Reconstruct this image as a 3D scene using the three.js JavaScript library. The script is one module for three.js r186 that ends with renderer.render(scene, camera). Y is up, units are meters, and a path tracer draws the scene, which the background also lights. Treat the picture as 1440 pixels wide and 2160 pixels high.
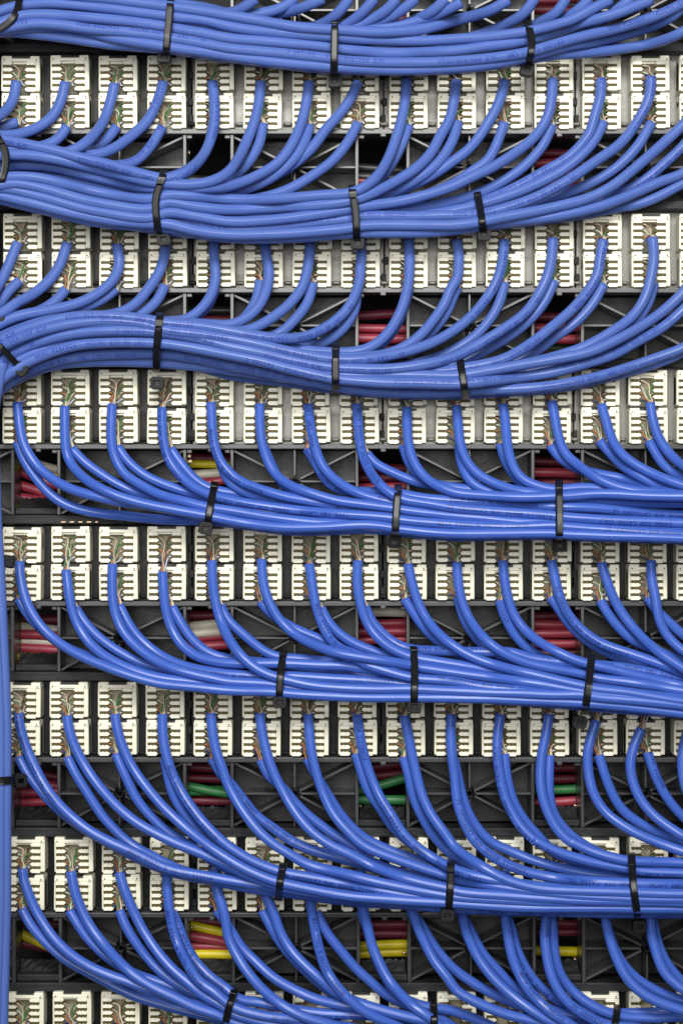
import * as THREE from 'three';
import { mergeGeometries } from 'three/addons/utils/BufferGeometryUtils.js';
import { RoundedBoxGeometry } from 'three/addons/geometries/RoundedBoxGeometry.js';
import { RectAreaLightUniformsLib } from 'three/addons/lights/RectAreaLightUniformsLib.js';

// ---------------------------------------------------------------- camera, lamps, exposure
RectAreaLightUniformsLib.init();
const scene = new THREE.Scene();
const U = 0.00022;            // metres per drawing unit
const DIST = 0.85;            // camera to the plane of the jack fronts
const camera = new THREE.PerspectiveCamera(2 * Math.atan(1080 * U / DIST) * 180 / Math.PI, 1440 / 2160, 0.05, 10);
camera.position.set(0, 0, DIST);
camera.lookAt(0, 0, 0);
scene.background = new THREE.Color(0.05, 0.051, 0.055);
scene.environmentIntensity = 1;

function areaLamp(w, h, pos, at, power, color) {
  const l = new THREE.RectAreaLight(color, power, w, h);
  l.position.set(...pos); l.lookAt(...at); scene.add(l);
  return l;
}
// two ceiling tubes over the aisle in front of the rack and an added soft fill lamp near the camera
areaLamp(0.6, 0.24, [0.03, 0.66, 1.05], [0, -0.04, 0], 26, new THREE.Color(1, 0.99, 0.95));
areaLamp(0.8, 0.6, [-0.10, 0.22, 1.15], [0, -0.05, 0], 5.5, new THREE.Color(1, 0.985, 0.95));

const renderer = new THREE.WebGLRenderer({ antialias: true });
renderer.setSize(682, 1024);
renderer.toneMapping = THREE.LinearToneMapping;
renderer.toneMappingExposure = 1.22;
renderer.shadowMap.enabled = true;

// ---------------------------------------------------------------- helpers
let seed = 20240611;
const rnd = () => { seed |= 0; seed = seed + 0x6D2B79F5 | 0; let t = Math.imul(seed ^ seed >>> 15, 1 | seed); t = t + Math.imul(t ^ t >>> 7, 61 | t) ^ t; return ((t ^ t >>> 14) >>> 0) / 4294967296; };
const rr = (a, b) => a + (b - a) * rnd();
const used = {};
const numbered = n => { const k = used[n] = (used[n] || 0) + 1; return k === 1 ? n : `${n}_${String(k - 1).padStart(3, '0')}`; };
// a drawing position (x to the right, y down, z towards the aisle, all in drawing units) as a point in metres
const P = (x, y, z = 0) => { const f = 1 - z * U / DIST; return new THREE.Vector3((x - 720) * U * f, (1080 - y) * U * f, z * U); };
function thing(name, label, category, pos = new THREE.Vector3(), group) {
  const o = new THREE.Group(); o.name = numbered(name); o.position.copy(pos); scene.add(o);
  o.userData = { label, category }; if (group) o.userData.group = group;
  return o;
}
function part(name, geo, mat, parent, x = 0, y = 0, z = 0) {
  const m = new THREE.Mesh(geo, mat); m.name = name; m.position.set(x, y, z); m.castShadow = m.receiveShadow = true; parent.add(m);
  return m;
}
const box = (x0, x1, y0, y1, z0, z1, r = 0) => {          // drawing units, y down, local
  const w = (x1 - x0) * U, h = (y1 - y0) * U, d = (z1 - z0) * U;
  const g = r ? new RoundedBoxGeometry(w, h, d, 2, Math.min(r * U, w / 2.01, h / 2.01, d / 2.01)) : new THREE.BoxGeometry(w, h, d).toNonIndexed();
  g.translate((x0 + x1) / 2 * U, -(y0 + y1) / 2 * U, (z0 + z1) / 2 * U);
  return g;
};
const ORD = ['first', 'second', 'third', 'fourth', 'fifth', 'sixth', 'seventh', 'eighth', 'ninth', 'tenth', 'eleventh', 'twelfth', 'thirteenth', 'fourteenth', 'fifteenth', 'sixteenth'];
const ROWN = ['top', 'second', 'third', 'fourth', 'fifth', 'sixth', 'bottom'];

// ---------------------------------------------------------------- materials
const C = (r, g, b) => new THREE.Color().setRGB(r, g, b);
const std = (c, rough, metal = 0, extra = {}) => new THREE.MeshStandardMaterial({ color: c, roughness: rough, metalness: metal, ...extra });
const phy = (c, rough, extra = {}) => new THREE.MeshPhysicalMaterial({ color: c, roughness: rough, ...extra });
function noiseTexture(n, lo, hi, grain, streak = 1) {
  const d = new Uint8Array(n * n * 4), g = [];
  for (let o = 0; o < 3; o++) { const m = 8 << (o * 2); g.push([m, Float32Array.from({ length: m * m }, rnd)]); }
  for (let y = 0; y < n; y++) for (let x = 0; x < n; x++) {
    let v = 0;
    g.forEach(([m, a], o) => {
      const fx = x / n * m, fy = (y / n * m / streak) % m, ix = fx | 0, iy = fy | 0, tx = fx - ix, ty = fy - iy;
      const q = (i, j) => a[((j % m) * m) + (i % m)];
      v += ((q(ix, iy) * (1 - tx) + q(ix + 1, iy) * tx) * (1 - ty) + (q(ix, iy + 1) * (1 - tx) + q(ix + 1, iy + 1) * tx) * ty) * [0.5, 0.3, 0.2][o];
    });
    v += (rnd() - 0.5) * grain;
    const c = Math.max(0, Math.min(255, 255 * (lo + (hi - lo) * v)));
    d.set([c, c, c, 255], (y * n + x) * 4);
  }
  const t = new THREE.DataTexture(d, n, n); t.wrapS = t.wrapT = THREE.RepeatWrapping; t.magFilter = THREE.LinearFilter; t.minFilter = THREE.LinearMipmapLinearFilter; t.generateMipmaps = true; t.needsUpdate = true;
  return t;
}
const grime = noiseTexture(256, 0.45, 0.95, 0.25);
const bumpN = noiseTexture(256, 0, 1, 0.5);
const M = {
  cream: std(C(0.81, 0.78, 0.64), 0.42),
  cream2: std(C(0.74, 0.72, 0.58), 0.45),
  tooth: std(C(0.85, 0.825, 0.69), 0.45),
  comb: std(C(0.03, 0.032, 0.03), 0.5),
  contact: std(C(0.08, 0.057, 0.006), 0.6, 0), channel: std(C(0.30, 0.265, 0.18), 0.6),
  black: phy(C(0.008, 0.008, 0.009), 0.55, { specularIntensity: 0.4, roughnessMap: grime, bumpMap: bumpN, bumpScale: 0.00006 }),
  plateReflect: std(C(0.17, 0.165, 0.15), 0.5, 0.25, { roughnessMap: grime, bumpMap: bumpN, bumpScale: 0.00005 }),  // grey tone stands for room light reflected by the plates
  frame: phy(C(0.022, 0.023, 0.025), 0.46, { specularIntensity: 0.5, roughnessMap: grime, bumpMap: bumpN, bumpScale: 0.0001 }),
  ribLit: std(C(0.105, 0.105, 0.105), 0.42, 0, { roughnessMap: grime }),  // upper frames: brighter light on the ribs put into a paler colour
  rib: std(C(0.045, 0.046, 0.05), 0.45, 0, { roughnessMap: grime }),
  modBack: phy(C(0.030, 0.030, 0.030), 0.5, { specularIntensity: 0.6, roughnessMap: grime, bumpMap: bumpN, bumpScale: 0.00015 }),
  hole: std(C(0.006, 0.006, 0.007), 0.7),
  tie: phy(C(0.007, 0.007, 0.008), 0.36, { specularIntensity: 0.7 }),
  tieHead: phy(C(0.009, 0.009, 0.010), 0.55, { specularIntensity: 0.5, bumpMap: bumpN, bumpScale: 0.0001 }),
  greyTie: std(C(0.16, 0.16, 0.155), 0.55, 0, { bumpMap: bumpN, bumpScale: 0.0001 }),
  back: std(C(0.008, 0.008, 0.009), 0.8),
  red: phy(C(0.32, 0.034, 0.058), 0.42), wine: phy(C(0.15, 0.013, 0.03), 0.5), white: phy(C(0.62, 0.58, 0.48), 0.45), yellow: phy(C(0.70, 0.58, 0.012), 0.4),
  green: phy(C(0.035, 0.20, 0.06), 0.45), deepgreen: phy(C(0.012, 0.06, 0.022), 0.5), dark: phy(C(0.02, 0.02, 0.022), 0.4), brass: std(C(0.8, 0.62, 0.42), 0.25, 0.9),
  film: phy(C(0.012, 0.012, 0.013), 0.55, { specularIntensity: 0.5, side: THREE.DoubleSide }),
  slot: new THREE.MeshStandardMaterial({ color: 0x332211, emissive: C(1, 0.72, 0.42), emissiveIntensity: 0.9 }),
};
M.black.normalScale?.set(1, 1);
const WIRES = { blue: C(0.045, 0.065, 0.22), whiteBlue: C(0.52, 0.56, 0.70), orange: C(0.46, 0.17, 0.06), whiteOrange: C(0.60, 0.46, 0.34), green: C(0.055, 0.17, 0.05), whiteGreen: C(0.50, 0.58, 0.42), brown: C(0.13, 0.06, 0.03), whiteBrown: C(0.42, 0.35, 0.27) };
for (const k in WIRES) WIRES[k] = std(WIRES[k], 0.4);

// jackets: blue vinyl with the line of print that runs along the cable (one repeat is 1104 units long, the height of the strip goes once round)
const PRINTS = [
  ['ACR A94/838/0024   E81280 C', 'UL   CAT 5E UTP PATCH   TIA/EIA 568A', 'E81280 C(UL) CMR   ACR A94/838/0024'],
  ['TYPE CMX L4P5E   24AWG UTP CAT5E (UL)', 'PIRELLI M9X5E 4PR CATEGORY 5E', 'N10S11 02/90 N 72924 478M'],
];
function jacketMaterial(set, k) {
  const cv = document.createElement('canvas'); cv.width = 2048; cv.height = 128;
  const g = cv.getContext('2d'), base = set ? [62, 95, 182] : [79, 104, 174];
  g.fillStyle = `rgb(${base.join(',')})`; g.fillRect(0, 0, 2048, 128);
  for (let i = 0; i < 420; i++) {                              // faint scuffs and dust along the vinyl
    const a = rr(0.03, 0.10); g.fillStyle = rnd() < 0.5 ? `rgba(255,255,255,${a})` : `rgba(10,20,70,${a})`;
    g.fillRect(rr(0, 2048), rr(0, 128), rr(4, 90), rr(0.6, 2));
  }
  g.font = 'bold 23px monospace'; g.textBaseline = 'middle'; g.fillStyle = set ? 'rgba(14,22,76,0.68)' : 'rgba(26,40,130,0.60)';
  PRINTS[set].forEach((_, i) => { g.fillText(PRINTS[set][(i + k) % 3], 20 + i * 680, 64 + rr(-3, 3)); });
  const t = new THREE.CanvasTexture(cv); t.colorSpace = THREE.SRGBColorSpace; t.wrapS = t.wrapT = THREE.RepeatWrapping; t.anisotropy = 8;
  return set ? phy(C(1, 1, 1), 0.48, { map: t, roughnessMap: grime, specularIntensity: 0.8 }) : phy(C(1, 1, 1), 0.5, { map: t, roughnessMap: grime, specularIntensity: 0.7 });
}
const JACKET = [0, 1].map(s => [0, 1, 2].map(k => jacketMaterial(s, k)));

// ---------------------------------------------------------------- layout of the rows: first column, pitch, seam between the two jacks of a pair
const ROWS = [[44, 102.1, 194], [47, 101.9, 528.5], [46, 101.6, 858], [46.5, 101.5, 1189], [44.5, 101.3, 1518], [53, 101.1, 1845], [51, 101.2, 2172]];
const COLS = 15;

// cabinet behind everything
{
  const m = new THREE.Mesh(new THREE.BoxGeometry(0.9, 1.1, 0.01), M.back); m.name = 'wall'; m.position.set(0, 0, -0.085); m.receiveShadow = true; scene.add(m);
  m.userData = { kind: 'structure', label: 'dark back of the cabinet behind the frames' };
}

// ---------------------------------------------------------------- jack panels and ribbed frames
const clipG = mergeGeometries([box(-5, 5, -8, 8, -6, 4, 1.5), box(-8, -5, -4, 4, -6, 1)]);
const lugG = box(-9, 9, -5, 5, -8, 0, 3);
ROWS.forEach(([x0, dx, ys], r) => {
  const zp = -46;
  const t = thing('jack_panel', `black mounting panel that holds the ${ROWN[r]} double row of jacks`, 'panel', P(720, ys, zp), 'mounting panels');
  for (let s = 0; s < 4; s++) {                                    // panel plates, four columns each
    const a = x0 + dx * (4 * s - 0.5) - 720, b = x0 + dx * (4 * s + 3.5) - 720;
    part('plate', box(a + 0.8, b - 0.8, -82, 82, -10, 0, 2), r < 3 && s > 0 ? M.plateReflect : M.black, t);
  }
  part('top_rail', box(-790, 860, -100, -82.6, -12, 12, 3), M.black, t);
  for (let k = 0; k < COLS; k++) {
    const x = x0 + dx * (k + 0.5) - 720;
    part('ridge', new THREE.CapsuleGeometry(4.2 * U, 11 * U, 4, 10).rotateZ(Math.PI / 2), r < 3 && k > 3 ? M.plateReflect : M.tieHead, t, x * U, -70 * U, 6 * U);
    if (k % 4 === 3) for (const yy of [22, 58]) part('clip', clipG, M.hole, t, (x + rr(-3, 3)) * U, -yy * U, 3 * U);
    if (k % 4 === 3) part('clip', clipG, M.hole, t, (x - 2) * U, 34 * U, 3 * U);
  }
});
// the frame under each row: lips, cross-braced modules and the open windows between them
const WIN = [[28, 119], [392, 485], [756, 857], [1128, 1226], [1496, 1600]];
const BOSS = [-112, 250, 621, 991, 1364];
for (let g = -1; g < 6; g++) {
  const ys = g < 0 ? -138 : ROWS[g][2], off = g >= 5 ? 3 : 0;
  const where = g < 0 ? 'along the top edge above the first row' : `under the ${ROWN[g]} row of jacks`;
  const t = thing('ribbed_frame', `dark grey ribbed plastic frame with cross braces ${where}`, 'frame', P(720, ys, -14), 'ribbed frames between the jack rows');
  const RIB = g < 2 ? M.ribLit : M.rib, L = (x) => x + off - 720, front = 0, deep = -78;
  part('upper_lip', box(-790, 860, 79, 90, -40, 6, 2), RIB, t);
  part('lower_bar', box(-790, 860, 229, 249, -60, front, 3), M.frame, t);
  const tabs = WIN.map(([a]) => a + 52);
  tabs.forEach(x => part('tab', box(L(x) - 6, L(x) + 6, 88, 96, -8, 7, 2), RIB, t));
  for (let m = 0; m < 5; m++) {
    const a = m === 0 ? -200 : WIN[m - 1][1], b = WIN[m][0], c = BOSS[m], cy = 158;
    part('back_plate', box(L(a), L(b), 91, 228, deep - 6, deep), M.modBack, t);
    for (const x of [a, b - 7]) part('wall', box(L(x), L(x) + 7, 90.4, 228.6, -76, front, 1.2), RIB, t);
    const ring = new THREE.Shape(); ring.absarc(0, 0, 12 * U, 0, 7); const hole = new THREE.Path(); hole.absarc(0, 0, 7.4 * U, 0, 7, true); ring.holes.push(hole);
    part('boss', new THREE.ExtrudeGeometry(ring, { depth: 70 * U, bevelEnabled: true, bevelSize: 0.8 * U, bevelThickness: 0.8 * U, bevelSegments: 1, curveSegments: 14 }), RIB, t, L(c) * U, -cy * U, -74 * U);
    const ends = [[c, 91], [c, 228], [a + 7, cy], [b - 7, cy], [a + 7, 93], [b - 7, 93], [a + 7, 226], [b - 7, 226]];
    ends.forEach(([ex, ey], i) => {
      const vx = ex - c, vy = ey - cy, len = Math.hypot(vx, vy) - 12.4, an = Math.atan2(-vy, vx), mid = 12.4 + len / 2;
      const th = i < 4 ? 4.6 : 5.2, zf = i < 4 ? -4 : -8;
      const geo = new RoundedBoxGeometry(len * U, th * U, (70 + zf) * U, 1, 0.8 * U);
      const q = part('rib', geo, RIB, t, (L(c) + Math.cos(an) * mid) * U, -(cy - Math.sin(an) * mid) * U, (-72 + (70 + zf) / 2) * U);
      q.rotation.z = an;
    });
  }
  for (let w = 0; w < 4; w++) {                                    // fittings round each open window
    const [a, b] = WIN[w];
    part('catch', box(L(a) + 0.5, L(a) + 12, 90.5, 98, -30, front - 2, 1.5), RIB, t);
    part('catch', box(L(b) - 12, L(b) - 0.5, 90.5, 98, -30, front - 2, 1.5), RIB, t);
    part('sill', box(L(a), L(b), 214, 228.5, -60, -12, 3), M.frame, t);
    const sheet = new THREE.PlaneGeometry((b - a - 6) * U, 28 * U, 18, 7), sp = sheet.attributes.position;   // crumpled plastic film over the sill
    for (let i = 0; i < sp.count; i++) { const v = (sp.getY(i) / (28 * U)) + 0.5; sp.setZ(i, ((v - 0.5) * -26 + rr(-1.6, 1.6)) * U); sp.setY(i, sp.getY(i) + rr(-3, 3) * U * v); }
    sheet.computeVertexNormals();
    if (g >= 2) part('film', sheet, M.film, t, L((a + b) / 2) * U, -207 * U, -44 * U);
  }
}
// small things glimpsed in the windows: the loose cables that run behind the frames
const BEHIND = {
  '-1': [, , [['wine', 45, 40]], [['wine', 20, 24], ['wine', 2, -4]]],
  0: [, [['dark', 378, 384]], [['red', 383, 386], ['dark', 352, 362], ['dark', 372, 376]], [['wine', 322, 326], ['red', 345, 340], ['wine', 366, 366], ['red', 388, 384]]],
  1: [, [['wine', 676, 674], ['dark', 655, 655]], [['wine', 667, 662], ['red', 692, 695], ['red', 713, 716], ['wine', 735, 730]], [['wine', 668, 668], ['red', 692, 690], ['red', 714, 716], ['deepgreen', 733, 736], ['wine', 750, 750]]],
  2: [[['white', 965, 992], ['yellow', 978, 1004], ['red', 988, 1026], ['red', 1018, 1050], ['red', 1046, 1062], ['yellow', 1064, 1064]], [['wine', 966, 970], ['yellow', 978, 982], ['white', 1002, 996], ['red', 1022, 990], ['red', 1030, 1010]], [['wine', 985, 990], ['wine', 1008, 1006], ['red', 1030, 1028]], [['wine', 972, 976], ['red', 996, 1000], ['wine', 1020, 1018]]],
  3: [[['wine', 1305, 1308], ['white', 1320, 1330], ['red', 1338, 1342], ['white', 1350, 1354], ['red', 1366, 1372], ['yellow', 1386, 1382]], [['wine', 1298, 1296], ['white', 1322, 1312], ['white', 1338, 1330], ['red', 1350, 1340], ['red', 1368, 1360]], [['white', 1292, 1292], ['red', 1314, 1314], ['red', 1332, 1332], ['red', 1352, 1350]], [['wine', 1300, 1300], ['red', 1316, 1318], ['red', 1336, 1336], ['red', 1356, 1358], ['wine', 1378, 1378]]],
  4: [[['wine', 1620, 1640], ['red', 1640, 1660], ['red', 1672, 1670], ['red', 1694, 1690]], [['wine', 1618, 1625], ['wine', 1640, 1645], ['green', 1656, 1676], ['green', 1669, 1668], ['wine', 1688, 1690]], [['wine', 1622, 1610], ['wine', 1640, 1630], ['green', 1668, 1640], ['green', 1687, 1688]], [['wine', 1622, 1620], ['wine', 1642, 1642], ['green', 1666, 1664], ['red', 1694, 1688]]],
  5: [[['wine', 1942, 1950], ['yellow', 1962, 2006], ['wine', 1984, 2004]], [['wine', 1938, 1948], ['yellow', 1948, 1972], ['red', 1972, 1990], ['red', 1996, 1998], ['yellow', 2014, 2014]], [['wine', 1950, 1950], ['wine', 1970, 1970], ['yellow', 1996, 1992], ['yellow', 2012, 2008]], [['wine', 1948, 1950], ['wine', 1966, 1966], ['yellow', 2004, 2008]]],
};
const CNAME = { red: 'red', wine: 'dark red', white: 'cream', yellow: 'yellow', green: 'green', deepgreen: 'dark green', dark: 'black' };
const WORDW = ['first', 'second', 'third', 'fourth'];
for (let g = -1; g < 6; g++) BEHIND[g].forEach((list, w) => {
  const [a, b] = WIN[w]; const count = {};
  list.forEach(([c, ya, yb], i) => {
    const nth = count[c] = (count[c] || 0) + 1, many = list.filter(q => q[0] === c).length;
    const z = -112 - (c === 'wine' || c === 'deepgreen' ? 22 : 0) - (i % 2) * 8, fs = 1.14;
    const pts = [P(a - 45, ya - 3, z - 6), P(a - 8, ya, z), P((a + b) / 2, (ya + yb) / 2 + rr(-1.5, 1.5), z + rr(0, 4)), P(b + 8, yb, z), P(b + 45, yb + 3, z - 6)];
    const geo = new THREE.TubeGeometry(new THREE.CatmullRomCurve3(pts), 26, rr(9.6, 11) * U * (c === 'yellow' && g === 2 ? 0.85 : 1), 12);
    const where = g < 0 ? 'at the top edge' : `under the ${ROWN[g]} row`;
    const m = new THREE.Mesh(geo, M[c]); m.name = numbered(`${CNAME[c].replace(' ', '_')}_cable`); m.castShadow = m.receiveShadow = true; scene.add(m);
    m.userData = { label: `${many > 1 ? ['upper', 'second', 'third', 'lowest'][nth === many ? 3 : nth - 1] + ' ' : ''}${CNAME[c]} cable behind the ${WORDW[w]} frame window ${where}`, category: 'cable', group: 'loose cables behind the frames' };
  });
});
// specks of light leaking from behind, built as small brass pins in the windows
[[398, 322, 0, 1], [398, 352, 0, 1], [400, 962, 2, 1], [402, 973, 2, 1], [1212, 1612, 4, 3], [1212, 1700, 4, 3], [760, 1702, 4, 2], [405, 1957, 5, 1], [852, 2010, 5, 2], [1212, 2024, 5, 3]].forEach(([x, y, g, w], i) => {
  const geo = mergeGeometries([new THREE.CylinderGeometry(3.4 * U, 4 * U, 5 * U, 10).rotateX(Math.PI / 2), new THREE.CylinderGeometry(1.6 * U, 1.6 * U, 9 * U, 8).rotateX(Math.PI / 2), new THREE.SphereGeometry(3 * U, 10, 6).scale(1, 1, 0.5).translate(0, 0, 2.5 * U)]);
  const m = new THREE.Mesh(geo, M.brass); m.name = numbered('light_speck_pin'); m.position.copy(P(x, y, -84)); scene.add(m);
  m.userData = { label: `brass pin as light speck in the ${WORDW[w]} frame window under the ${ROWN[g]} row${i < 6 ? (i % 2 ? ', lower one' : ', upper one') : ''}`, category: 'pin', group: 'brass pins as light specks' };
});

// ---------------------------------------------------------------- keystone jacks (82 x 77 units, origin at the top-left corner of the front)
function hexTooth(x0, x1, y0, y1, side) {                          // a tooth with a chamfered tip towards the wire channel
  const s = new THREE.Shape(), c = 3.2, q = (x, y) => [x * U, -y * U];
  const pts = side < 0 ? [[x0, y0], [x1 - c, y0], [x1, y0 + c], [x1, y1 - c], [x1 - c, y1], [x0, y1]] : [[x1, y0], [x1, y1], [x0 + c, y1], [x0, y1 - c], [x0, y0 + c], [x0 + c, y0]];
  pts.forEach((p, i) => i ? s.lineTo(...q(...p)) : s.moveTo(...q(...p)));
  const g = new THREE.ExtrudeGeometry(s, { depth: 10 * U, bevelEnabled: true, bevelSize: 0.7 * U, bevelThickness: 0.9 * U, bevelSegments: 1 });
  g.translate(0, 0, -11 * U);
  return g;
}
const jackBody = mergeGeometries([
  box(0, 82, 0.5, 76, -62, -30, 5), box(0, 25, 11, 74.5, -40, -11.5, 3), box(51, 82, 11, 74.5, -40, -11.5, 3),
  box(0, 5.2, 4, 74, -40, -5, 1.6), box(70.6, 82, 6, 74, -40, -4, 2.2),
]);
const jackCap = mergeGeometries([box(1, 81, 5.5, 12.5, -42, -1.5, 1.6), box(1, 23, 0, 7, -42, -2, 2.2), box(61, 81, 0, 7, -42, -2, 2.2), box(24, 52, 12, 17, -40, -7, 1.5)]);
const jackComb = mergeGeometries([box(23, 61, 0.6, 5.2, -42, -12), ...Array.from({ length: 9 }, (_, i) => box(25 + i * 4, 27 + i * 4, 0.8, 5.4, -13, -4))]);
const channelG = box(25.2, 50.8, 17.5, 72, -40, -27);  // channel floor in darker tan, shade among the wires put into its colour
const SLOT = [22.6, 36.4, 50.2, 64.0];
const TY = [[13.2, 19.3], [25.9, 33.1], [39.7, 46.9], [53.5, 60.7], [67.3, 75]];
const toothL = TY.map(([a, b]) => hexTooth(4.6, 24.6, a, b, -1)), toothR = TY.map(([a, b]) => hexTooth(51.4, 71.4, a, b, 1));
const contactG = (x0, x1) => {
  const w = x1 - x0, parts = [box(x0, x1, -2.4, 2.4, -12, -3.2, 0.3)];
  for (const f of [0.16, 0.5, 0.82]) { const c = new THREE.CylinderGeometry(3.3 * U, 3.3 * U, 14 * U, 8).toNonIndexed(); c.rotateX(Math.PI / 2); c.translate((x0 + w * f) * U, 0, -6.2 * U); parts.push(c); }
  return mergeGeometries(parts);
};
const cL = contactG(4, 26), cR = contactG(50, 73), studG = new THREE.CylinderGeometry(1.5 * U, 1.5 * U, 3 * U, 8).rotateX(Math.PI / 2);
function makeJack() {
  const t = new THREE.Group();
  part('body', jackBody, M.cream2, t); part('cap', jackCap, M.cream, t); part('comb', jackComb, M.comb, t); part('shaded_wire_channel', channelG, M.channel, t);
  for (let i = 0; i < 5; i++) { part('tooth', toothL[i], M.tooth, t); part('tooth', toothR[i], M.tooth, t); }
  for (const y of SLOT) { part('contact', cL, M.contact, t, 0, -y * U); part('contact', cR, M.contact, t, 0, -y * U); }
  for (const x of [7, 75]) part('stud', studG, M.contact, t, x * U, -8.5 * U, -1.4 * U);
  return t;
}
const protoJack = makeJack();
const JACKPOS = {};
ROWS.forEach(([x0, dx, ys], r) => {
  for (let k = 0; k < COLS; k++) for (const lower of [0, 1]) {
    if (r === 6 && lower) continue;
    const x = x0 + dx * k - 41 + rr(-1, 1), y = lower ? ys + 1.6 + rr(-1, 1) : ys - 78 + rr(-1, 1);
    JACKPOS[`${r}${lower ? 'l' : 'u'}${k}`] = [x, y];
    const t = protoJack.clone(); t.name = numbered('keystone_jack'); t.position.copy(P(x, y, 0)); t.rotation.z = rr(-0.012, 0.012); scene.add(t);
    t.userData = { label: `cream punch-down jack, ${lower ? 'lower' : 'upper'} of the pair in the ${ORD[k]} column, ${ROWN[r]} row`, category: 'jack', group: 'cream jacks in the panels' };
  }
});

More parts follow.
